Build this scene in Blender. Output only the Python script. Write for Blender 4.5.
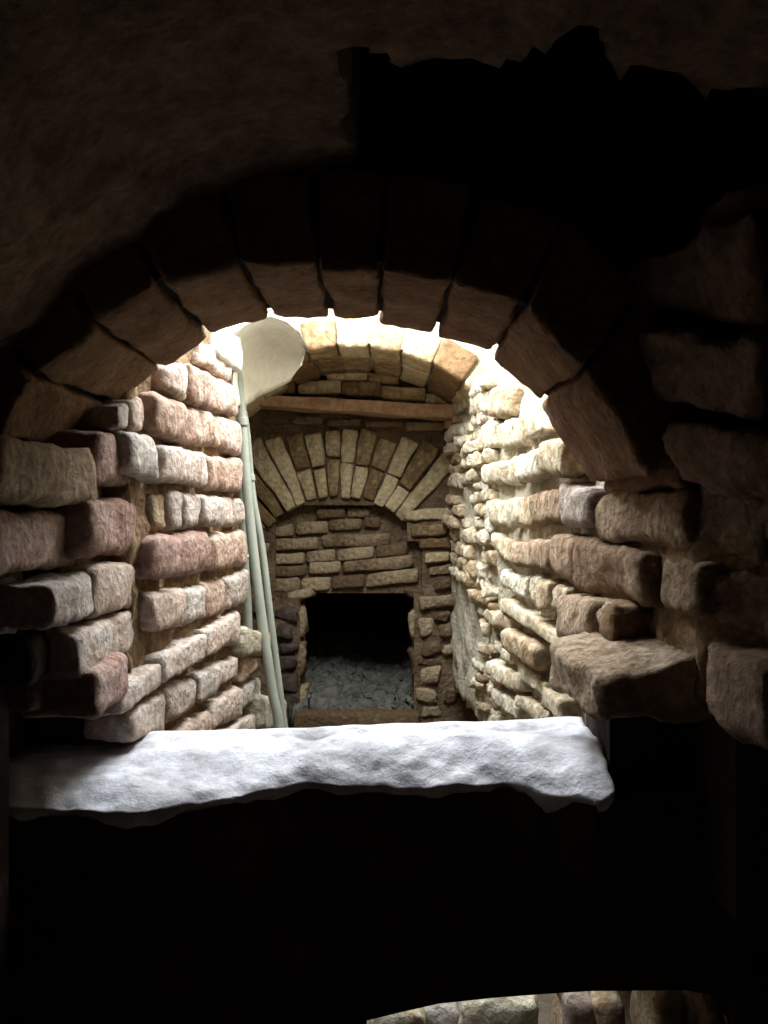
import bpy, math, random
from mathutils import Vector, noise

for o in list(bpy.data.objects):
    bpy.data.objects.remove(o, do_unlink=True)
C = bpy.context.scene.collection
F = 880.0                      # focal length in pixels of the 768 x 1024 frame
EYE = 1.5                      # eye height over the floor

# ---------------------------------------------------------------- camera
cd = bpy.data.cameras.new('camera')
cd.sensor_fit = 'VERTICAL'; cd.sensor_height = 36.0; cd.lens = F/1024*36.0
cd.clip_start = 0.02
cam = bpy.data.objects.new('camera', cd); C.objects.link(cam)
cam.location = (0, 0, EYE); cam.rotation_euler = (math.pi/2, 0, 0)
bpy.context.scene.camera = cam

# ---------------------------------------------------------------- world, light, exposure
w = bpy.data.worlds.new('world'); bpy.context.scene.world = w; w.use_nodes = True
w.node_tree.nodes['Background'].inputs[0].default_value = (0.55, 0.65, 0.8, 1)
w.node_tree.nodes['Background'].inputs[1].default_value = 0.008

def area(name, loc, rot, sx, sy, power, color, spread=math.pi):
    l = bpy.data.lights.new(name, 'AREA'); l.shape = 'RECTANGLE'; l.size = sx; l.size_y = sy
    l.energy = power; l.color = color; l.spread = spread
    o = bpy.data.objects.new(name, l); C.objects.link(o)
    o.location = loc; o.rotation_euler = rot
    return o
# daylight falling down the open shaft
area('daylight', (-0.06, 2.70, EYE+1.08), (0, 0, 0), 0.84, 1.15, 104, (0.92, 0.965, 1.0))

sc = bpy.context.scene
sc.view_settings.view_transform = 'Standard'; sc.view_settings.look = 'None'
sc.view_settings.gamma = 1; sc.view_settings.exposure = 0.0
sc.view_settings.use_curve_mapping = False

# ---------------------------------------------------------------- materials
def mat(name, cols, rough=0.95, scale=14, bump=0.5, bscale=60, spots=None, rnd=0.35, fleck=0.25, spec=0.15):
    """cols: list of 2-4 colours mixed by a large noise; every object gets its own shade."""
    m = bpy.data.materials.new(name); m.use_nodes = True
    nt = m.node_tree; N = nt.nodes; L = nt.links
    b = N['Principled BSDF']; b.inputs['Roughness'].default_value = rough
    b.inputs['Specular IOR Level'].default_value = spec
    tc = N.new('ShaderNodeTexCoord'); oi = N.new('ShaderNodeObjectInfo')
    n1 = N.new('ShaderNodeTexNoise'); n1.inputs['Scale'].default_value = scale
    n1.inputs['Detail'].default_value = 6; n1.inputs['Roughness'].default_value = 0.65
    L.new(tc.outputs['Object'], n1.inputs['Vector'])
    # shift of the ramp per object
    ad = N.new('ShaderNodeMath'); ad.operation = 'MULTIPLY_ADD'
    ad.inputs[1].default_value = rnd
    sb = N.new('ShaderNodeMath'); sb.operation = 'SUBTRACT'; sb.inputs[1].default_value = rnd/2
    L.new(oi.outputs['Random'], ad.inputs[0]); L.new(n1.outputs['Fac'], ad.inputs[2]); L.new(ad.outputs[0], sb.inputs[0])
    cr = N.new('ShaderNodeValToRGB'); e = cr.color_ramp.elements
    n = len(cols)
    e[0].position = 0.28; e[0].color = (*cols[0], 1)
    e[1].position = 0.72; e[1].color = (*cols[-1], 1)
    for i in range(1, n-1):
        x = e.new(0.28+0.44*i/(n-1)); x.color = (*cols[i], 1)
    L.new(sb.outputs[0], cr.inputs[0])
    # dark pits and pale flecks of mortar
    n2 = N.new('ShaderNodeTexNoise'); n2.inputs['Scale'].default_value = bscale
    n2.inputs['Detail'].default_value = 8; n2.inputs['Roughness'].default_value = 0.7
    L.new(tc.outputs['Object'], n2.inputs['Vector'])
    mr = N.new('ShaderNodeMapRange'); mr.inputs[1].default_value = 0.3; mr.inputs[2].default_value = 0.62
    mr.inputs[3].default_value = 1-fleck*1.6; mr.inputs[4].default_value = 1+fleck*0.5
    L.new(n2.outputs['Fac'], mr.inputs[0])
    mx = N.new('ShaderNodeVectorMath'); mx.operation = 'SCALE'
    L.new(cr.outputs[0], mx.inputs[0]); L.new(mr.outputs[0], mx.inputs['Scale'])
    L.new(mx.outputs[0], b.inputs['Base Color'])
    bp = N.new('ShaderNodeBump'); bp.inputs['Strength'].default_value = bump; bp.inputs['Distance'].default_value = 0.02
    vo = N.new('ShaderNodeTexVoronoi'); vo.inputs['Scale'].default_value = bscale*0.8
    L.new(tc.outputs['Object'], vo.inputs['Vector'])
    a2 = N.new('ShaderNodeMath'); a2.operation = 'MULTIPLY_ADD'; a2.inputs[1].default_value = 0.35
    L.new(vo.outputs['Distance'], a2.inputs[0]); L.new(n2.outputs['Fac'], a2.inputs[2])
    L.new(a2.outputs[0], bp.inputs['Height']); L.new(bp.outputs[0], b.inputs['Normal'])
    return m

M = {}
M['pink']   = mat('pinkish_brick', [(0.38,0.23,0.16),(0.53,0.38,0.29),(0.62,0.49,0.40),(0.68,0.60,0.53)], scale=16, bscale=60, bump=1.0, rnd=0.25)
M['red']    = mat('red_brick', [(0.36,0.205,0.155),(0.50,0.345,0.285),(0.63,0.50,0.44)], scale=16, bscale=60, bump=1.0, rnd=0.25)
M['grey']   = mat('grey_brick', [(0.40,0.30,0.24),(0.56,0.48,0.41),(0.66,0.61,0.55)], scale=16, bscale=60, bump=1.0, rnd=0.25)
M['cream']  = mat('cream_stone', [(0.42,0.29,0.17),(0.60,0.49,0.33),(0.74,0.67,0.50),(0.80,0.76,0.62)], scale=16, bscale=60, bump=1.0)
M['brown']  = mat('brown_stone', [(0.24,0.15,0.09),(0.40,0.29,0.19),(0.54,0.43,0.31)], scale=14, bscale=55, bump=1.0)
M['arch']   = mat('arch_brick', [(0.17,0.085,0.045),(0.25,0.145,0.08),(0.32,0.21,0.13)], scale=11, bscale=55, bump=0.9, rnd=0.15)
M['ochre']  = mat('ochre_brick', [(0.20,0.12,0.06),(0.40,0.29,0.16),(0.54,0.45,0.28)], scale=12, bscale=45, bump=0.7, rnd=0.6)
M['mortar'] = mat('ochre_mortar', [(0.22,0.13,0.07),(0.40,0.28,0.16),(0.50,0.40,0.27)], scale=12, bscale=70, bump=1.0)
M['lime']   = mat('lime_mortar', [(0.38,0.32,0.22),(0.55,0.49,0.36),(0.62,0.57,0.45)], scale=12, bscale=60, bump=1.0)
M['backmortar'] = mat('dark_ochre_mortar', [(0.07,0.045,0.025),(0.14,0.095,0.055),(0.22,0.16,0.10)], scale=12, bscale=60, bump=1.0)  # ochre mortar darkened: weak light at the far wall is put into the colour
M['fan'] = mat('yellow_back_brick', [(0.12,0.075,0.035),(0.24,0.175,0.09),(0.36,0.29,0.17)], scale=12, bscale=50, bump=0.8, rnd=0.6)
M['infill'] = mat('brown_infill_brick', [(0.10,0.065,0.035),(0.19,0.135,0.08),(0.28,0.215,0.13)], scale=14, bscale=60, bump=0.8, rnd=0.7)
M['plaster']= mat('brown_plaster', [(0.14,0.085,0.055),(0.25,0.165,0.11),(0.36,0.25,0.17)], scale=16, bscale=45, bump=1.0, rnd=0)
M['dark']   = mat('shade_dark_stone', [(0.03,0.02,0.015),(0.05,0.036,0.028),(0.08,0.06,0.046)], scale=6, bscale=30, bump=0.8, rnd=0)  # near-black: shade of unlit faces and the niche is put into the colour
M['white']  = mat('white_plaster', [(0.62,0.60,0.52),(0.74,0.72,0.65),(0.78,0.77,0.71)], scale=5, bscale=40, bump=0.18, rnd=0, fleck=0.06)
M['sill']   = mat('worn_white_stone', [(0.26,0.25,0.26),(0.56,0.56,0.60),(0.72,0.73,0.77)], scale=5, bscale=24, bump=0.5, rnd=0, fleck=0.2)
M['rubble'] = mat('grey_rubble', [(0.04,0.036,0.028),(0.085,0.082,0.066),(0.15,0.145,0.12)], scale=16, bscale=50, bump=1.0)
M['floor']  = mat('earth_floor', [(0.14,0.11,0.08),(0.24,0.19,0.14)], scale=6, bscale=30, bump=0.8, rnd=0)
M['lintel'] = mat('reddish_lintel', [(0.34,0.17,0.10),(0.44,0.28,0.18),(0.50,0.37,0.25)], scale=9, bscale=40, bump=0.5, rnd=0)
M['pipe']   = mat('grey_green_pipe', [(0.20,0.215,0.17),(0.25,0.265,0.215),(0.30,0.315,0.26)], scale=8, bscale=30, bump=0.05, rnd=0.3, fleck=0.05, rough=0.5, spec=0.4)

# ---------------------------------------------------------------- helpers
R = random.Random(7)
def P(px, py, y):
    return Vector(((px-384)/F*y, y, EYE+(512-py)/F*y))
def on_plane(px, py, a, b):              # plane X = a + b*y
    k = (px-384)/F
    y = a/(k-b)
    return P(px, py, y)

def link(name, verts, faces, m, parent=None, smooth=True):
    me = bpy.data.meshes.new(name); me.from_pydata([tuple(v) for v in verts], [], faces); me.update()
    if smooth: me.polygons.foreach_set('use_smooth', [True]*len(me.polygons))
    me.materials.append(m)
    o = bpy.data.objects.new(name, me); C.objects.link(o)
    if parent: o.parent = parent
    return o

def tag(o, label=None, cat=None, group=None, kind=None):
    if label: o['label'] = label
    if cat: o['category'] = cat
    if group: o['group'] = group
    if kind: o['kind'] = kind
    return o

def thing(name, label, cat, loc=(0,0,0), group=None):
    o = bpy.data.objects.new(name, None); C.objects.link(o)
    o.empty_display_size = 0.05
    return tag(o, label, cat, group)

def nv(p, f, s):
    return noise.noise_vector(Vector((p[0]*f+s, p[1]*f-s*0.7, p[2]*f+s*1.3)))

def brick(name, c, m, parent, step=0.035, amp=0.006, rad=0.28, seed=None):
    """c[u][v][w] = eight corners (u along, v bottom/top, w back/front): a rounded, worn block."""
    s = R.uniform(0, 50) if seed is None else seed
    Lu = ((c[1][0][1]-c[0][0][1]).length+(c[1][1][1]-c[0][1][1]).length)/2
    Lv = ((c[0][1][1]-c[0][0][1]).length+(c[1][1][1]-c[1][0][1]).length)/2
    Lw = (c[0][0][1]-c[0][0][0]).length
    dims = (Lu, Lv, Lw); r = rad*min(dims)*0.8
    r = min(r, 0.028)
    ax = []
    for L in dims:
        k = max(1, min(16, int(round((L-2*r)/step))))
        ax.append([0.0, r*0.45] + [r+(L-2*r)*i/k for i in range(k+1)] + [L-r*0.45, L])
    idx = {}; verts = []; faces = []
    centre = sum((c[i][j][k] for i in (0,1) for j in (0,1) for k in (0,1)), Vector())/8
    def vid(i, j, k):
        key = (i, j, k)
        if key in idx: return idx[key]
        p = (ax[0][i], ax[1][j], ax[2][k])
        q = [min(max(p[t], r), dims[t]-r) for t in range(3)]
        d = Vector([p[t]-q[t] for t in range(3)])
        if d.length > 1e-9: d = d.normalized()*r
        u, v, ww = [(q[t]+d[t])/dims[t] for t in range(3)]
        w0 = (c[0][0][0]*(1-u)+c[1][0][0]*u)*(1-v)+(c[0][1][0]*(1-u)+c[1][1][0]*u)*v
        w1 = (c[0][0][1]*(1-u)+c[1][0][1]*u)*(1-v)+(c[0][1][1]*(1-u)+c[1][1][1]*u)*v
        x = w0*(1-ww)+w1*ww
        x = x + nv(x, 9, s)*amp*1.1 + nv(x, 28, s+9)*amp*0.6 + nv(x, 65, s+5)*amp*0.4
        idx[key] = len(verts); verts.append(x-centre); return idx[key]
    n = [len(a)-1 for a in ax]
    for t in range(3):
        a, b = [q for q in range(3) if q != t]
        for side in (0, n[t]):
            for i in range(n[a]):
                for j in range(n[b]):
                    ids = []
                    for (di, dj) in ((0,0),(1,0),(1,1),(0,1)):
                        k = [0,0,0]; k[t] = side; k[a] = i+di; k[b] = j+dj
                        ids.append(vid(*k))
                    flip = (side == 0) ^ (t == 1)
                    faces.append(ids[::-1] if flip else ids)
    # consistent outward normals
    o = link(name, verts, faces, m, parent)
    o.location = centre
    import bmesh
    bm = bmesh.new(); bm.from_mesh(o.data); bmesh.ops.recalc_face_normals(bm, faces=bm.faces); bm.to_mesh(o.data); bm.free()
    return o

def box8(x0, x1, y0, y1, z0, z1):
    """corners of an axis box: u = x, v = z, w = y (front = near the eye)"""
    return [[[Vector((x, y, z)) for y in (y1, y0)] for z in (z0, z1)] for x in (x0, x1)]

def wall_brick(q, plane, nrm, m, parent, depth=0.10, proud=0.0, name='brick', **kw):
    """q = (x0, x1, top0, top1, bottom0, bottom1) as seen from the eye, laid on the wall plane"""
    x0, x1, t0, t1, b0, b1 = q
    f = [[on_plane(x0, b0, *plane), on_plane(x0, t0, *plane)], [on_plane(x1, b1, *plane), on_plane(x1, t1, *plane)]]
    c = [[[f[u][v]+nrm*(proud-depth), f[u][v]+nrm*proud] for v in (0,1)] for u in (0,1)]
    return brick(name, c, m, parent, **kw)

def flat_brick(q, y, m, parent, depth=0.12, name='brick', **kw):
    """a brick facing the eye on the plane at distance y"""
    x0, x1, t0, t1, b0, b1 = q
    f = [[P(x0, b0, y), P(x0, t0, y)], [P(x1, b1, y), P(x1, t1, y)]]
    c = [[[f[u][v]+Vector((0, depth, 0)), f[u][v]] for v in (0,1)] for u in (0,1)]
    return brick(name, c, m, parent, **kw)

def sheet(name, pt, nu, nv_, m, parent=None, amp=0.01, freq=9, thick=None, seed=3, fine=0.3, fade=None):
    """a rough surface sampled from pt(u, v); thick = vector function giving its back side"""
    verts = []; faces = []
    for j in range(nv_+1):
        for i in range(nu+1):
            p = pt(i/nu, j/nv_)
            verts.append(p + (nv(p, freq, seed)*amp + nv(p, freq*3.3, seed+4)*amp*fine)*(fade(i/nu, j/nv_) if fade else 1))
    for j in range(nv_):
        for i in range(nu):
            a = j*(nu+1)+i
            faces.append((a, a+1, a+nu+2, a+nu+1))
    if thick is not None:
        n = len(verts); front = list(verts)
        verts += [p+thick for p in front]
        faces += [tuple(x+n for x in f[::-1]) for f in list(faces)]
        rim = [i for i in range(nu+1)] + [j*(nu+1)+nu for j in range(1, nv_+1)] + \
              [nv_*(nu+1)+i for i in range(nu-1, -1, -1)] + [j*(nu+1) for j in range(nv_-1, 0, -1)]
        for a, b in zip(rim, rim[1:]+rim[:1]): faces.append((b, a, a+n, b+n))
    return link(name, verts, faces, m, parent)

# ================================================================ STRUCTURE
LP = (-0.668, 0.074)          # left shaft wall   X = a + b*y
RP = (0.583, -0.068)          # right shaft wall
RJ = (0.843, -0.20)           # right jamb of the near opening
LN = Vector((1, -0.074, 0)).normalized()
RN = Vector((-1, -0.068, 0)).normalized()
JN = Vector((-1, -0.20, 0)).normalized()
RJ2 = (1.617, -0.70)          # it splays more towards the eye
JN2 = Vector((-1, -0.70, 0)).normalized()
TOP = 1.55+EYE

def wallpt(pl, y0, y1, z0, z1, off, nrm):
    def f(u, v):
        y = y0+(y1-y0)*u
        return Vector((pl[0]+pl[1]*y, y, z0+(z1-z0)*v)) + nrm*off
    return f
wl = sheet('wall_left', wallpt(LP, 1.89, 2.80, 0, TOP, -0.022, LN), 50, 130, M['mortar'], amp=0.018, freq=12, fine=0.5, thick=LN*-0.12, seed=2)
tag(wl, kind='structure')
def right_pt(u, v):
    p = wallpt(RP, 1.90, 4.30, 0, TOP, -0.022-0.026*max(0, 1-u*3.2), RN)(u, v)
    if p.z < EYE-0.85: p.x += 0.38
    return p
wr = sheet('wall_right', right_pt, 80, 90, M['lime'], amp=0.024, freq=12, fine=0.5, thick=RN*-0.14, seed=8)
tag(wr, kind='structure')

# --- near opening: mortar core of the front wall with the arched hole
JP = [(85,457),(115,407),(159,367),(209,336),(273,320),(332,321),(380,323),(436,334),(491,354),(537,403),(594,486)]
YF, YB = 1.50, 1.93           # near and far face of the arch
CX, CZ = -0.0855, EYE-0.3355
def xz(px, py, y): p = P(px, py, y); return (p.x, p.z)
J = [xz(a, b, YB) for a, b in JP]
def outw(p, d):
    v = Vector((p[0]-CX, p[1]-CZ)); v.normalize(); return (p[0]+v.x*d, p[1]+v.y*d)
inner = [(-0.76, EYE-0.56), (-0.76, EYE-0.40), (-0.63, EYE+0.02), (-0.66, EYE+0.12)] + [outw(j, 0.022) for j in J[:-1]] + [outw(J[-1], 0.11), (0.64, EYE-0.02), (0.64, EYE-0.56)]
def outer(p):
    c = (-0.05, EYE-0.2); dx, dz = p[0]-c[0], p[1]-c[1]
    k = min(1.6/abs(dx) if dx else 9e9, (1.75/dz if dz > 0 else 9e9))
    return (c[0]+dx*k, c[1]+dz*k)
out = [outer(p) for p in inner]; out[0] = (-1.65, EYE-0.56); out[-1] = (1.6, EYE-0.56)
verts = []; faces = []; n = len(inner)
for y in (YF+0.03, YB-0.02):
    for p in inner: verts.append((p[0], y, p[1]))
    for p in out: verts.append((p[0], y, p[1]))
for i in range(n-1):
    faces.append((i, i+1, n+i+1, n+i)); a = 2*n
    faces.append((a+i+1, a+i, a+n+i, a+n+i+1)); faces.append((i+1, i, a+i, a+i+1))
LIP = [(-900,800),(0,803),(60,806),(150,806),(200,800),(250,786),(300,778),(350,778),(400,788),(430,787),(470,776),(520,778),(560,789),(600,795),(625,780),(1600,780)]
def fy(x):                            # distance of the sill's worn front edge
    if x > 0.25: return 1.77-0.13*min(1, (x-0.25)/0.15)
    t = min(1, max(0, (-x-0.10)/0.40)); return 1.77-0.16*t*t*(3-2*t)
def lip(x):
    Y = fy(x)
    px = 384+x*F/Y
    for (a, ya), (b, yb) in zip(LIP, LIP[1:]):
        if a <= px <= b: return -((ya+(yb-ya)*(px-a)/(b-a))-512)/F*Y
    return -0.5
base = len(verts)
low = [(-1.65,-1.5)] + [(-0.7+0.066*i, -1.5) for i in range(10)] + [(-0.04,-1.5),(-0.036,-0.885),(0.02,-0.872),(0.095,-0.855),(0.19,-0.845),(0.28,-0.838),(0.36,-0.833),(0.44,-0.832),(0.53,-0.832),(0.575,-0.84),(0.60,-0.88),(0.61,-1.5),(1.6,-1.5)]
for y in (1.70, YB-0.02):
    for x, z in low:
        yy = fy(x*(1.104 if 0 < x < 1 else 1))+0.008 if y < 1.8 else y
        xx = x*(y/1.54) if 0 < x < 1 else x
        verts.append((xx, yy, EYE+(lip(xx)-0.024 if y < 1.8 else -0.62))); verts.append((xx, y, EYE+z*(1.0 if z < -1.4 else 1.70/1.53)))
k = len(low)*2
for i in range(len(low)-1):
    a = base+2*i
    faces.append((a, a+1, a+3, a+2)); faces.append((a+k+2, a+k+3, a+k+1, a+k))
    faces.append((a+1, a+1+k, a+3+k, a+3)); faces.append((a, a+2, a+2+k, a+k))
def addbox(x0, x1, y0, y1, z0, z1):
    b = len(verts)
    for y in (y0, y1):
        for x, z in ((x0,z0),(x1,z0),(x1,z1),(x0,z1)): verts.append((x, y, EYE+z))
    faces.extend([(b,b+3,b+2,b+1),(b+4,b+5,b+6,b+7),(b,b+1,b+5,b+4),(b+1,b+2,b+6,b+5),(b+2,b+3,b+7,b+6),(b+3,b,b+4,b+7)])
addbox(0.436, 0.72, 1.70, 1.90, -0.60, -0.375)
addbox(0.60, 1.55, 1.50, 1.90, -0.70, 0.02)
addbox(-1.6, -0.665, 1.25, 1.56, -1.5, 0.12)
addbox(0.70, 1.55, 1.24, 1.56, -1.5, -0.05)
wf = link('wall_front', verts, faces, M['dark'], smooth=False); tag(wf, kind='structure')  # shade on the unlit front faces is painted into the wall's colour
sheet('mortar_bed', lambda u, v: Vector((-0.600, 1.66+0.27*u, EYE-0.37-0.08*u+(0.44+0.08*u)*v)), 20, 36, M['mortar'], wf, amp=0.014, freq=12, fine=0.5, thick=Vector((-0.05,0,0)), seed=15)
def right_bed(u, v):
    y = 1.36+0.57*u; x = RJ[0]+RJ[1]*y if y > 1.547 else RJ2[0]+RJ2[1]*y
    return Vector((x+0.022, y, EYE-0.34+0.37*v))
sheet('mortar_bed', right_bed, 36, 24, M['mortar'], wf, amp=0.014, freq=12, fine=0.5, thick=Vector((0.05,0.02,0)), seed=16)

# --- back wall (with niche and shallow recess under the relieving arch)
YW = 4.12
def back_core():
    vs = []; fs = []
    def quadbox(px0, px1, py0, py1, y, d):
        b = len(vs)
        for yy in (y, y+d):
            for (a, c) in ((px0,py0),(px1,py0),(px1,py1),(px0,py1)):
                p = P(a, c, y); vs.append((p.x, yy, p.z))
        fs.extend([(b,b+3,b+2,b+1),(b+4,b+5,b+6,b+7),(b,b+1,b+5,b+4),(b+1,b+2,b+6,b+5),(b+2,b+3,b+7,b+6),(b+3,b,b+4,b+7)])
    quadbox(150, 520, 150, 505, YW+0.03, 0.3)
    quadbox(150, 275, 500, 833, YW+0.03, 0.3)
    quadbox(275, 300, 593, 833, YW+0.03, 0.3)
    quadbox(414, 520, 593, 833, YW+0.03, 0.3)
    quadbox(275, 520, 500, 593, YW+0.10, 0.3)
    quadbox(422, 520, 540, 593, YW+0.03, 0.1)
    quadbox(407, 520, 505, 541, YW+0.03, 0.1)
    quadbox(300, 414, 725, 833, YW+0.03, 0.3)
    return vs, fs
vs, fs = back_core()
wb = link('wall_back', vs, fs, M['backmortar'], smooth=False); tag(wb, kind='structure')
# chamber to the left of the shaft, behind the pipes
wc = sheet('wall_side', lambda u, v: Vector((-0.86, 2.70+1.5*u, TOP*v)), 20, 50, M['mortar'], amp=0.03, freq=8, thick=Vector((-0.1,0,0)), seed=5)
tag(wc, kind='structure')
# niche shell
nl, nr = P(300, 600, YW).x-0.01, P(414, 600, YW).x+0.01
zt, zb = P(300, 590, YW).z, P(300, 735, YW).z
vs = [(x, y, z) for y in (YW+0.32, 5.5) for x, z in ((nl-.06, zb-.2), (nr+.06, zb-.2), (nr+.06, zt+.05), (nl-.06, zt+.05))]
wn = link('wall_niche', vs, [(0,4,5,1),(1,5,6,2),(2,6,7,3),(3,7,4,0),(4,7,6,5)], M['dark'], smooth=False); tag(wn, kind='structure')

# --- floors
fl = sheet('floor', lambda u, v: Vector((-1.7+3.3*u, -1.2+5.4*v, 0.0)), 40, 60, M['floor'], amp=0.02, freq=5, seed=1); tag(fl, kind='structure')

# --- vault over the eye, with the broken cavity to the right
prof = [(-1.6,-1.5),(-1.5,-0.75),(-1.28,-0.28),(-1.0,0.0),(-0.78,0.17),(-0.586,0.315),(-0.45,0.45),(-0.31,0.545),(-0.2,0.582),(-0.09,0.60),(0.1,0.60),(0.3,0.585),(0.5,0.55),(0.7,0.46),(0.95,0.30),(1.2,0.02),(1.45,-0.6),(1.55,-1.5)]
def along(u):
    t = u*(len(prof)-1); i = min(int(t), len(prof)-2); f = t-i
    return prof[i][0]*(1-f)+prof[i+1][0]*f, prof[i][1]*(1-f)+prof[i+1][1]*f
def vault(u, v):
    x, z = along(u); y = 1.56-2.7*v**1.6
    edge = 1.16+0.05*math.sin(x*19)+0.035*math.sin(x*41+1)-0.12*max(0, x-0.45)
    if -0.045 < x < 0.62 and y > edge:
        z += 0.42
    return Vector((x, y, EYE+z))
ce = sheet('ceiling', vault, 150, 90, M['plaster'], amp=0.03, freq=5, seed=12, fine=0.45); tag(ce, kind='structure')
wn2 = link('wall_rear', [(-1.7,-1.15,0),(1.6,-1.15,0),(1.6,-1.15,2.2),(-1.7,-1.15,2.2)], [(0,1,2,3)], M['plaster'], smooth=False); tag(wn2, kind='structure')

# ================================================================ LEFT SHAFT WALL
LEFT = [  # x0, x1, top0, top1, bottom0, bottom1, material, proud
 (198,233,342,350,362,380,'pink',.0),
 (160,182,366,362,388,402,'pink',.015),(183,205,363,371,402,409,'pink',.02),(206,235,373,386,409,417,'pink',.015),
 (121,131,407,403,428,429,'grey',.0),(133,148,402,398,427,431,'pink',.0),(149,180,391,403,432,446,'pink',.02),
 (182,211,405,412,441,449,'pink',.012),(213,238,413,424,446,457,'pink',.01),
 (124,152,431,438,470,481,'grey',.012),(155,202,443,454,482,488,'pink',.015),(204,239,455,460,489,493,'pink',.012),
 (154,166,493,494,532,531,'mortar',.0),(167,180,490,491,531,530,'grey',.01),(181,198,492,493,530,529,'grey',.012),(200,218,494,496,527,527,'grey',.014),(220,231,497,498,526,526,'pink',.005),(232,243,499,500,525,524,'grey',.012),
 (147,174,536,534,581,578,'red',.02),(176,207,534,531,577,573,'red',.012),(209,243,534,531,573,566,'pink',.014),
 (148,182,593,588,632,626,'pink',.01),(184,203,590,585,625,619,'grey',.012),(204,224,583,577,618,612,'pink',.004),(225,245,577,567,611,601,'grey',.012),
 (155,199,656,633,685,659,'pink',.016),(201,237,631,609,657,640,'pink',.016),
 (113,155,688,663,716,687,'pink',.02),(165,194,690,676,727,709,'pink',.01),(196,216,676,662,706,694,'grey',.01),(217,236,664,656,686,679,'pink',.0),(238,257,658,654,684,671,'pink',.01),
 (236,268,627,634,657,655,'lime',.03),
 (127,162,716,692,742,734,'pink',.01),(174,208,733,711,752,744,'pink',.01),(209,239,705,686,733,716,'pink',.016),(240,260,689,676,712,700,'grey',.0),
 (222,254,731,713,750,742,'pink',.006),(254,280,694,698,730,734,'lime',.03),
 (140,166,755,742,795,775,'pink',.01),(168,200,770,752,800,780,'pink',.008),(202,235,755,738,785,765,'grey',.008),(236,262,745,730,772,757,'pink',.008),
]
for (x0,x1,t0,t1,b0,b1,mk,pr) in LEFT:
    wall_brick((x0,x1,t0,t1,b0,b1), LP, LN, M[mk], wl, depth=0.11, proud=pr+R.uniform(-.004,.008), name='stone' if mk == 'lime' else 'brick', step=0.015, amp=0.0085, rad=0.26)

# ================================================================ LEFT JAMB (parts of the front wall)
def jb(X, y0, y1, z0, z1, mk, wdt=0.2, dz=0.0, name='brick', amp=0.009):
    c = box8(X-wdt, X, y0, y1, EYE+z0, EYE+z1)
    for i in (0,1):
        for k in (0,1): c[i][1][k].z += dz if k == 0 else 0
    return brick(name, c, M[mk], wf, step=0.016, amp=amp, rad=0.24)
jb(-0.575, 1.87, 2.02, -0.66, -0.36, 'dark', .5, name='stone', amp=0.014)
jb(-0.548, 1.69, 1.92, 0.055, 0.158, 'red', .15)
jb(-0.553, 1.27, 1.70, 0.012, 0.118, 'brown', .3)
jb(-0.545, 1.635, 1.93, -0.088, 0.028, 'red', .2)
jb(-0.590, 1.25, 1.70, -0.100, 0.002, 'red', .22)
jb(-0.548, 1.45, 1.68, -0.197, -0.118, 'grey', .10)
jb(-0.540, 1.67, 1.93, -0.205, -0.108, 'pink', .22)
jb(-0.655, 1.20, 1.60, -0.165, -0.105, 'grey', .18)
jb(-0.62, 1.45, 1.75, -0.205, -0.13, 'grey', .2)
jb(-0.545, 1.58, 1.93, -0.300, -0.215, 'pink', .16)
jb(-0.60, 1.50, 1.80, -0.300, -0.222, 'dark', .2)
jb(-0.520, 1.60, 1.80, -0.378, -0.285, 'red', .145, amp=0.006)
jb(-0.62, 1.56, 1.80, -0.36, -0.262, 'brown', .2)

# ================================================================ RIGHT SHAFT WALL
RIGHT = [
 (472,490,394,388,416,414,'cream',.01),(492,513,388,384,418,416,'cream',.015),
 (484,497,423,421,448,448,'cream',.01),(498,508,424,421,449,448,'cream',.01),(509,523,420,417,448,446,'cream',.016),(524,531,414,413,446,444,'cream',.01),(532,550,411,428,438,434,'cream',.02),
 (486,508,466,461,484,484,'cream',.014),(509,522,460,457,485,484,'cream',.014),(523,547,457,449,483,477,'cream',.02),(549,577,438,441,472,476,'cream',.026),
 (488,510,499,499,526,526,'cream',.01),(511,522,499,497,527,526,'cream',.012),(523,535,497,494,527,526,'cream',.018),(536,553,494,491,526,524,'brown',.02),(554,566,491,489,523,521,'brown',.022),(567,593,482,487,527,531,'grey',.026),
 (494,519,533,543,547,566,'cream',.012),(520,556,542,538,566,570,'brown',.016),(557,578,534,536,572,582,'brown',.02),
 (506,530,570,577,587,598,'cream',.012),(532,542,574,576,604,606,'cream',.014),(543,556,580,582,610,611,'cream',.014),(557,573,585,587,609,606,'cream',.016),
 (508,576,597,640,611,655,'cream',.03),(573,606,594,598,640,645,'brown',.04),
 (488,515,610,617,621,633,'cream',.02),(514,547,629,646,649,672,'cream',.03),
 (502,520,645,651,660,667,'cream',.012),(521,549,659,682,674,697,'cream',.02),
 (496,527,661,675,676,693,'cream',.02),(498,523,687,703,702,720,'cream',.018),(523,554,691,712,706,732,'cream',.02),(548,566,686,700,706,722,'cream',.01),
 (505,530,722,740,736,758,'cream',.014),(531,560,742,762,758,782,'cream',.014),
]
for (x0,x1,t0,t1,b0,b1,mk,pr) in RIGHT:
    wall_brick((x0,x1,t0,t1,b0,b1), RP, RN, M[mk], wr, depth=0.11, proud=pr+R.uniform(-.004,.01), step=0.016, amp=0.0095, rad=0.28)
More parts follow.
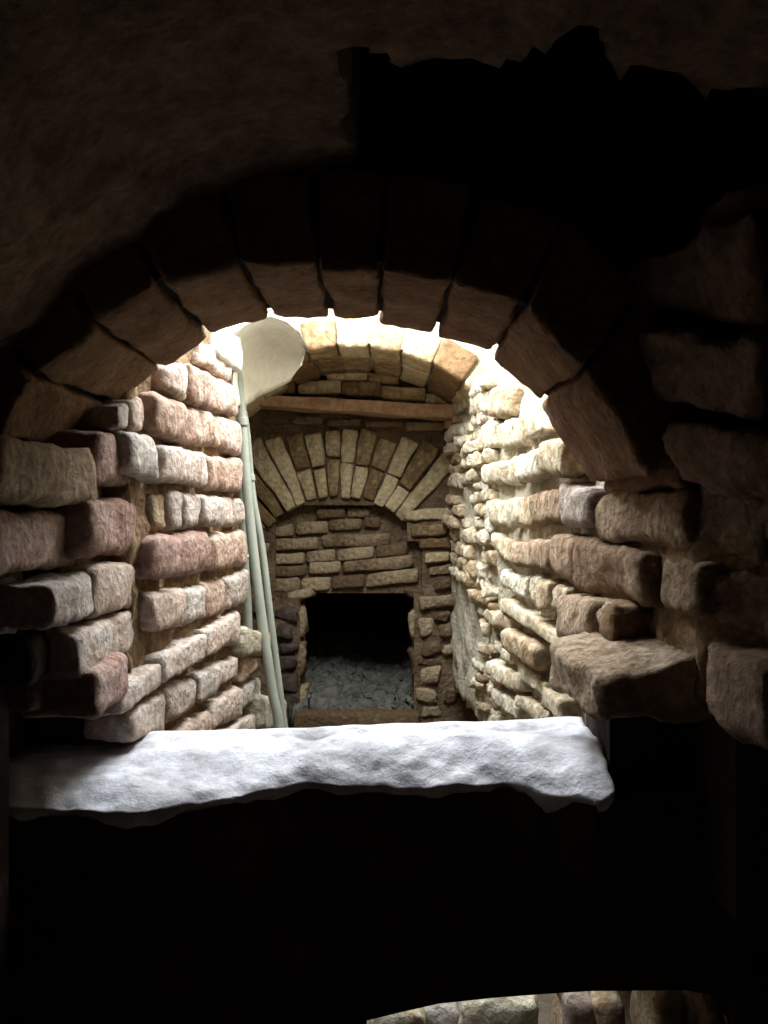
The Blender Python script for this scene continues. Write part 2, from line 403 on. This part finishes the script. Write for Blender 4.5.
# far, small stones: courses running to the back
ys = 372.0
while ys < 640:
    h = R.uniform(11, 19)
    x = 449.0
    while x < 491:
        wd = R.uniform(7, 17); x1 = min(x+wd, 494)
        s0, s1 = (x-330)/160, (x1-330)/160
        t = ys+R.uniform(-1.5,1.5); b = ys+h-R.uniform(1.5,3)
        if not (ys > 585 and x < 470) and R.random() > 0.10:
            wall_brick((x, x1-0.8, 512+(t-512)*s0, 512+(t-512)*s1, 512+(b-512)*s0, 512+(b-512)*s1), RP, RN, M['cream'], wr,
                       depth=0.09, proud=R.uniform(-.014,.022), name='stone', step=0.035, amp=0.019, rad=0.38)
        x = x1
    ys += h
for i in range(24):                                   # broken stones low on the wall, between patches of mortar
    x = R.uniform(468, 500); y = R.uniform(640, 715)
    wall_brick((x, x+R.uniform(6,11), y, y+5, y+9, y+13), RP, RN, M['cream'], wr, depth=0.06, proud=R.uniform(-.012,.008), name='stone', step=0.06, amp=0.014, rad=0.45)

# ================================================================ RIGHT JAMB
for (q, mk, pr, pl, nn) in [((600,682,470,466,493,486), 'arch', -.004, RJ, JN), ((595,686,495,488,541,550), 'brown', .0, RJ, JN), ((576,652,537,549,588,606), 'brown', .012, RJ, JN), ((655,704,554,560,606,620), 'brown', .0, RJ, JN),
                    ((706,790,573,582,619,645), 'brown', .0, RJ2, JN2), ((688,765,476,466,560,572), 'brown', -.02, RJ2, JN2)]:
    wall_brick(q, pl, nn, M[mk], wf, depth=0.20, proud=pr, name='stone', step=0.016, amp=0.012, rad=0.24)
jbx = box8(0.55, 0.95, 1.28, 1.52, EYE-0.36, EYE-0.215); brick('stone', jbx, M['plaster'], wf, step=0.03, amp=0.014)
brick('stone', box8(0.44, 0.70, 1.78, 1.93, EYE-0.31, EYE-0.19), M['brown'], wf, step=0.03, amp=0.014)
for (x0, x1, t0, t1, b0, b1, yl, yr) in [(634,760,262,196,300,330,1.50,1.18),(640,770,322,342,398,420,1.48,1.20),(664,790,424,430,478,500,1.46,1.20),
                                         (700,830,200,150,270,300,1.42,1.10),(745,860,330,310,400,420,1.34,1.08)]:
    f = [[P(x0,b0,yl+.05), P(x0,t0,yl-.02)], [P(x1,b1,yr+.05), P(x1,t1,yr-.02)]]
    bk = Vector((0.12, 0.18, 0.02))
    brick('stone', [[[f[i][j]+bk, f[i][j]] for j in (0,1)] for i in (0,1)], M['plaster'], wf, step=0.025, amp=0.018, rad=0.3)

bl = thing('jutting_block', 'large rough block jutting from the right jamb over the sill, its front face black', 'stone block')
c = box8(0.377, 0.585, 1.56, 1.86, EYE-0.372, EYE-0.30)
c[0][1][1].z = EYE-0.292; c[0][1][0].z = EYE-0.272; c[1][1][1].z = EYE-0.258; c[1][1][0].z = EYE-0.205
c[0][0][0].x = 0.352; c[0][1][0].x = 0.343; c[0][0][0].z = EYE-0.375
brick('block', c, M['brown'], bl, step=0.014, amp=0.012, rad=0.2)
brick('mortar_lump', box8(0.45, 0.62, 1.72, 1.90, EYE-0.27, EYE-0.185), M['mortar'], bl, step=0.025, amp=0.02, rad=0.5)

# ================================================================ ARCHES
def voussoir(parent, a, b, y0, y1, th, cx, cz, m, gap=0.006, name='voussoir', **kw):
    """a, b: intrados points (x, z), from left to right; the back end is y1, the near end y0"""
    def o(p, d):
        v = Vector((p[0]-cx, p[1]-cz)).normalized(); return (p[0]+v.x*d, p[1]+v.y*d)
    t = Vector((b[0]-a[0], b[1]-a[1])).normalized()*gap
    a = (a[0]+t.x, a[1]+t.y); b = (b[0]-t.x, b[1]-t.y)
    A, B = o(a, th), o(b, th)
    c = [[[Vector((p[0], y, p[1])) for y in (y1, y0)] for p in pp] for pp in ((a, A), (b, B))]
    return brick(name, c, m, parent, **kw)

ar = thing('brick_arch', 'wide near arch of thick dark brown bricks, lit only along its underside', 'arch')
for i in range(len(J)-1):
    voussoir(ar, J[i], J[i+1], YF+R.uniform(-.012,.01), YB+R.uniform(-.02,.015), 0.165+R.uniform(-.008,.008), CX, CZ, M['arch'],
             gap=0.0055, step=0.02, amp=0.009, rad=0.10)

ar2 = thing('brick_arch', 'small pale brick arch beyond the shaft, above the reddish lintel', 'arch')
Y2, Y3 = 3.40, 4.05
C2x, C2z = P(352, 530, Y2).x, P(352, 530, Y2).z
R2 = 184/F*Y2
def a2pt(deg):
    t = math.radians(deg); return (C2x+R2*math.sin(t), C2z+R2*math.cos(t))
xs2 = [-66,-54,-44.5,-34.5,-24.5,-14.5,-4.7,5.3,15.5,25.8,37,47.5,58,68]
for i in range(len(xs2)-1):
    voussoir(ar2, a2pt(xs2[i]), a2pt(xs2[i+1]), Y2+R.uniform(-.015,.015), Y2+0.26, 0.12, C2x, C2z, M['ochre'], gap=0.003, step=0.03, amp=0.007, rad=0.18)
    d = R.uniform(-1.5,1.5)
    voussoir(ar2, a2pt(xs2[i]+d), a2pt(xs2[i+1]+d), Y2+0.265, Y3+0.05, 0.12, C2x, C2z, M['ochre'], gap=0.003, step=0.05, amp=0.007, rad=0.18)
# masonry over the second arch
vs = []; fs = []
pts = [a2pt(x) for x in xs2]; pts = [(-1.0, pts[0][1]-0.3)] + [(p[0]+(p[0]-C2x)/0.711*0.018, p[1]+(p[1]-C2z)/0.711*0.018) for p in pts] + [(0.75, pts[-1][1]-0.3)]
for y in (Y2+0.02, Y3+0.1):
    for p in pts: vs.append((p[0], y, p[1]))
    for p in pts: vs.append((p[0], y, TOP))
n = len(pts)
for i in range(n-1):
    a = 2*n
    fs += [(i, i+1, n+i+1, n+i), (a+i+1, a+i, a+n+i, a+n+i+1), (i+1, i, a+i, a+i+1), (n+i, n+i+1, a+n+i+1, a+n+i)]
wo = link('wall_over_arch', vs, fs, M['lime'], smooth=False); tag(wo, kind='structure')

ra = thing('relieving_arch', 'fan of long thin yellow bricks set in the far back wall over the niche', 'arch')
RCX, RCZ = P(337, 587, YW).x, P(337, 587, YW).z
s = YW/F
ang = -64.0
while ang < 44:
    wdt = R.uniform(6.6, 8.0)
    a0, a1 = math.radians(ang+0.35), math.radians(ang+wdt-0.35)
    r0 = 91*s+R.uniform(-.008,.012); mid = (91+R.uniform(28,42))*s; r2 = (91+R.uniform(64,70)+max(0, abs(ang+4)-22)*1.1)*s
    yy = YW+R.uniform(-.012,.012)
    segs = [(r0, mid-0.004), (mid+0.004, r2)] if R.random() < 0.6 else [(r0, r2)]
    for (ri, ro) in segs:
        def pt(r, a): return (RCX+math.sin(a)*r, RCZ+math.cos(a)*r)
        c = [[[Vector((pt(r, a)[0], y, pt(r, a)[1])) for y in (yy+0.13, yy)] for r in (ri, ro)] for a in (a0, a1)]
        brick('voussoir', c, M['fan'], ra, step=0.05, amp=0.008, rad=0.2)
    ang += wdt

# ================================================================ BACK WALL BRICKS
INF = [(317,345,510,509,518,517),(347,370,509,508,517,516),(266,293,528,526,536,535),(296,328,524,522,534,532),(330,362,521,519,531,529),(364,380,519,518,528,528),
 (268,318,541,538,550,548),(322,390,537,534,548,544),(271,304,556,554,564,563),(306,335,553,550,562,560),(337,374,551,548,561,558),(376,407,547,543,557,553),
 (271,305,567,566,576,575),(310,341,564,562,574,571),(344,413,562,556,572,567),
 (271,299,580,579,591,591),(301,330,580,578,591,590),(332,365,578,575,589,586),(367,419,575,569,587,581)]
for q in INF:
    q = (q[0]-.5, q[1]+.5, q[2]-1.3, q[3]-1.3, q[4]+1.0, q[5]+1.0)
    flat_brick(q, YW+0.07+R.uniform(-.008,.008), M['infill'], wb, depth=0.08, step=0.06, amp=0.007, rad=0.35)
SIDE = [(404,449,511,508,521,519),(412,449,526,524,537,535),(419,450,540,537,550,548),(424,450,554,551,563,561),(429,452,568,565,576,575),(434,452,580,579,590,589),
 (250,268,541,543,550,552),(248,266,556,557,565,566),(247,268,572,572,580,581),
 (419,458,598,596,611,609),(433,447,613,613,622,621),(419,436,620,620,638,638),(439,452,626,626,639,638),(423,440,642,641,655,654),(441,453,644,644,655,655),(419,440,658,657,666,665),
 (424,441,669,668,685,684),(416,438,686,690,700,704),(421,441,707,706,718,718),(442,456,690,690,706,706),
 (274,297,608,610,621,622),(276,294,624,624,641,642),(281,298,643,644,654,653),(276,296,658,658,672,671),(280,298,676,676,690,690),(276,297,694,694,710,709),(250,273,600,600,615,615),(252,272,620,620,634,636),(254,274,640,640,656,658)]
for q in SIDE: flat_brick(q, YW+R.uniform(-.01,.012), M['fan' if q[2] < 560 else 'infill' if q[0] > 350 else 'dark'], wb, depth=0.12, name='brick' if q[2] < 595 else 'stone', step=0.04, amp=0.009 if q[2] < 595 else 0.02, rad=0.3)  # low stones on the left carry the niche's shade in their colour
for q in [(290,312,590,590,602,598),(292,306,612,606,640,636),(294,304,644,642,672,676),(405,424,588,590,598,604),(409,420,612,610,640,642),(410,422,650,650,676,672),(293,307,690,688,712,712)]:
    flat_brick(q, YW+0.03, M['infill'], wb, depth=0.12, name='stone', step=0.04, amp=0.02, rad=0.4)
TYM = [(254,294,381,380,391,392),(298,340,381,380,392,393),(342,380,381,382,394,396),(382,425,386,389,398,400),(328,366,371,370,379,379),(368,398,373,377,380,384),(427,450,393,397,402,404)]
for q in TYM:
    q = (q[0]-1, q[1]+1, q[2]-1, q[3]-1, q[4]+1, q[5]+1)
    flat_brick(q, Y3+R.uniform(-.01,.01), M['ochre'], wb, depth=0.1, step=0.06, amp=0.006, rad=0.3)
for q in [(262,289,417,418,424,424),(292,322,416,417,424,424),(326,360,419,419,426,426),(364,402,420,421,427,427),(406,446,422,423,430,430)]:
    flat_brick(q, YW, M['infill'], wb, depth=0.1, step=0.07, amp=0.006)

lt = brick('lintel', [[[P(232,404,3.98)+Vector((0,.16,0)), P(232,404,3.98)], [P(232,392,3.98)+Vector((0,.16,0)), P(232,392,3.98)]],
                      [[P(462,419,3.98)+Vector((0,.16,0)), P(462,419,3.98)], [P(462,405,3.98)+Vector((0,.16,0)), P(462,405,3.98)]]], M['lintel'], None, step=0.1, amp=0.007, rad=0.2)
tag(lt, 'long reddish brown lintel slab under the small pale arch, sagging slightly to the right', 'lintel')

# niche contents
def slope(u, v):
    y = 4.16+1.2*v; x = nl-0.05+(nr-nl+0.1)*u
    return Vector((x, y, P(0, 712, YW).z+0.02+0.20*v+0.03*math.sin(u*7)))
rb = sheet('rubble_heap', slope, 50, 60, M['rubble'], amp=0.03, freq=17, seed=21, fine=0.9, thick=Vector((0,0,-0.12)))
tag(rb, 'sloping heap of grey rubble inside the dark niche of the back wall', 'rubble', kind='stuff')
st = brick('step_slab', [[[Vector((x, y, z)) for y in (YW+0.15, YW-0.02)] for z in (P(0,740,YW).z, P(0,711,YW).z)] for x in (nl-0.02, nr+0.02)], M['infill'], None, step=0.05, amp=0.01)
tag(st, 'low brown slab along the foot of the dark niche, in front of the grey rubble', 'slab')

# ================================================================ SILL
def sill_pt(u, v):
    # u left to right, v from far edge (0) over the worn front edge (1)
    x = -0.78+1.215*u
    far = EYE-0.489+0.042*min(1, max(0, (x+0.6)/1.1))
    zf = EYE+lip(x)-0.012
    knee = 1.885+0.012*math.sin(x*6+1)-0.18*max(0, -x-0.28)
    if v < 0.4:
        t = v/0.4; y = YB+0.005-(YB-knee)*t
        return Vector((x, y, far-0.010*t**2))
    t = (v-0.4)/0.6; y = knee-(knee-fy(x))*t
    return Vector((x, y, (far-0.010)+(zf-far+0.010)*(t**2.4)))
sl = sheet('sill_slab', sill_pt, 150, 70, M['sill'], amp=0.014, freq=9, seed=31, fine=0.35, fade=lambda u, v: 0.3+0.7*min(1, v*2.2), thick=Vector((0, 0.02, -0.04)))
tag(sl, 'broad white worn stone sill across the bottom of the arched opening', 'sill')

# ================================================================ WHITE PLASTER
tops = [(226,352,2.70),(232,334,2.72),(250,322,2.74),(271,316,2.78),(287,322,2.84),(299,332,2.91),(306,347,3.00)]
bots = [(236,398,2.82),(239,406,2.95),(246,406,3.08),(257,398,3.2),(272,391,3.3),(290,382,3.38),(303,366,3.42)]
def plas(u, v):
    t = u*(len(tops)-1); i = min(int(t), len(tops)-2); f = t-i
    A = P(*tops[i]).lerp(P(*tops[i+1]), f); B = P(*bots[i]).lerp(P(*bots[i+1]), f)
    p = A.lerp(B, v); p += Vector((-0.04, 0.03, 0.05))*math.sin(v*math.pi)*math.sin(u*math.pi)
    return p
pf = sheet('plaster_patch', plas, 30, 16, M['white'], amp=0.006, freq=7, seed=41, thick=Vector((-0.03, 0.02, 0.02)))
sheet('wall_skim', wallpt(LP, 2.52, 2.82, EYE+0.45, EYE+0.9, 0.004, LN), 20, 20, M['white'], pf, amp=0.012, freq=9, seed=43, thick=LN*-0.04)
tag(pf, 'smooth curved patch of white plaster at the top left, above the pipes', 'plaster')

# ================================================================ PIPES
def tube(name, pts, r, m, parent=None, seg=12):
    vs = []; fs = []
    # smooth the path a little
    path = []
    for i in range(len(pts)-1):
        p0 = pts[max(0, i-1)]; p1 = pts[i]; p2 = pts[i+1]; p3 = pts[min(len(pts)-1, i+2)]
        for k in range(5):
            t = k/5
            path.append(0.5*((2*p1)+(p2-p0)*t+(2*p0-5*p1+4*p2-p3)*t*t+(3*p1-p0-3*p2+p3)*t**3))
    path.append(pts[-1])
    for i, p in enumerate(path):
        d = (path[min(i+1, len(path)-1)]-path[max(i-1, 0)]).normalized()
        u = d.cross(Vector((0, 1, 0))).normalized(); v = d.cross(u)
        for k in range(seg):
            a = 2*math.pi*k/seg; vs.append(p+u*math.cos(a)*r+v*math.sin(a)*r)
    for i in range(len(path)-1):
        for k in range(seg):
            a = i*seg+k; b = i*seg+(k+1) % seg
            fs.append((a, b, b+seg, a+seg))
    fs.append(tuple(range(seg))[::-1]); fs.append(tuple(range((len(path)-1)*seg, len(path)*seg)))
    return link(name, vs, fs, m, parent)
pa = thing('pipe', 'thickest grey-green pipe leaning beside the left wall, left of its thinner neighbour', 'pipe')
tube('pipe_run', [P(236,360,2.98), P(241,412,3.0), P(247,490,3.0), P(254,557,3.0), P(262,620,3.0), P(272,689,3.0), P(281,745,3.0), Vector((-0.30,3.0,0.0))], 0.0172, M['pipe'], pa)
tube('collar', [P(242,418,3.0), P(242.6,426,3.0)], 0.0205, M['pipe'], pa)
pb = thing('pipe', 'thin grey-green pipe standing right of the thickest one, with a small collar', 'pipe')
tube('pipe_run', [P(240,400,3.12), P(246,425,3.12), P(252,490,3.12), P(259,530,3.12), P(264,562,3.12), P(271,621,3.12), P(284,723,3.12), P(288,755,3.12), Vector((-0.27,3.12,0.0))], 0.0125, M['pipe'], pb)
tube('collar', [P(250.6,475,3.12), P(251.2,481,3.12)], 0.0155, M['pipe'], pb)
pc = thing('pipe', 'pipe mostly hidden behind the end of the left wall, clipped near its middle', 'pipe')
tube('pipe_run', [P(242,400,3.25), P(243,520,3.25), P(245,570,3.25), P(248,622,3.25), P(250,750,3.25), Vector((-0.49,3.25,0.0))], 0.0165, M['pipe'], pc)
tube('clip', [P(240,560,3.22), P(246,558,3.2), P(250,556,3.2)], 0.008, M['white'], pc)

# ================================================================ STONES SEEN THROUGH THE LOWER OPENING
LOWS = [  # px, py of the top, distance, half width px, half height m, tilt
 (392,1012,2.20,30,.10,0.2,'cream','rounded pale stone at the left end of the low gap under the sill'),
 (434,1006,2.26,26,.11,0.1,'grey','greenish grey rounded stone second from the left in the low gap'),
 (502,1000,2.20,42,.12,-0.1,'cream','broadest smooth pale stone in the low gap under the sill'),
 (568,996,2.24,20,.14,0.5,'brown','dark pointed stone right of the broad pale one in the low gap'),
 (600,994,2.10,17,.15,-0.5,'grey','slanting grey stone in the middle of the right half of the low gap'),
 (628,995,2.05,15,.13,-0.6,'cream','narrow pale stone leaning beside the slanting grey one in the low gap'),
 (658,992,2.05,18,.13,0.1,'cream','pale upright stone near the right of the low gap'),
 (690,991,2.08,13,.15,0.15,'grey','thin grey upright stone, second from the right in the low gap'),
 (716,992,2.02,14,.13,-0.2,'brown','brown stone at the right end of the low gap'),
]
for (px, py, y, hw, hh, tl, mk, lab) in LOWS:
    p = P(px, py, y); wd = hw*0.88/F*y
    x0, x1 = p.x-wd, p.x+wd
    zt_ = p.z+0.02
    zb_ = -0.01
    c = box8(x0, x1, y-0.08, y+0.12, zb_, zt_)
    for i in (0,1):
        for k in (0,1): c[i][1][k].x += tl*0.10; c[i][1][k].y += 0.03
    o = brick('stone', c, M[mk], None, step=0.025, amp=0.014, rad=0.5)
    tag(o, lab, 'stone', 'stones in the low gap under the sill')
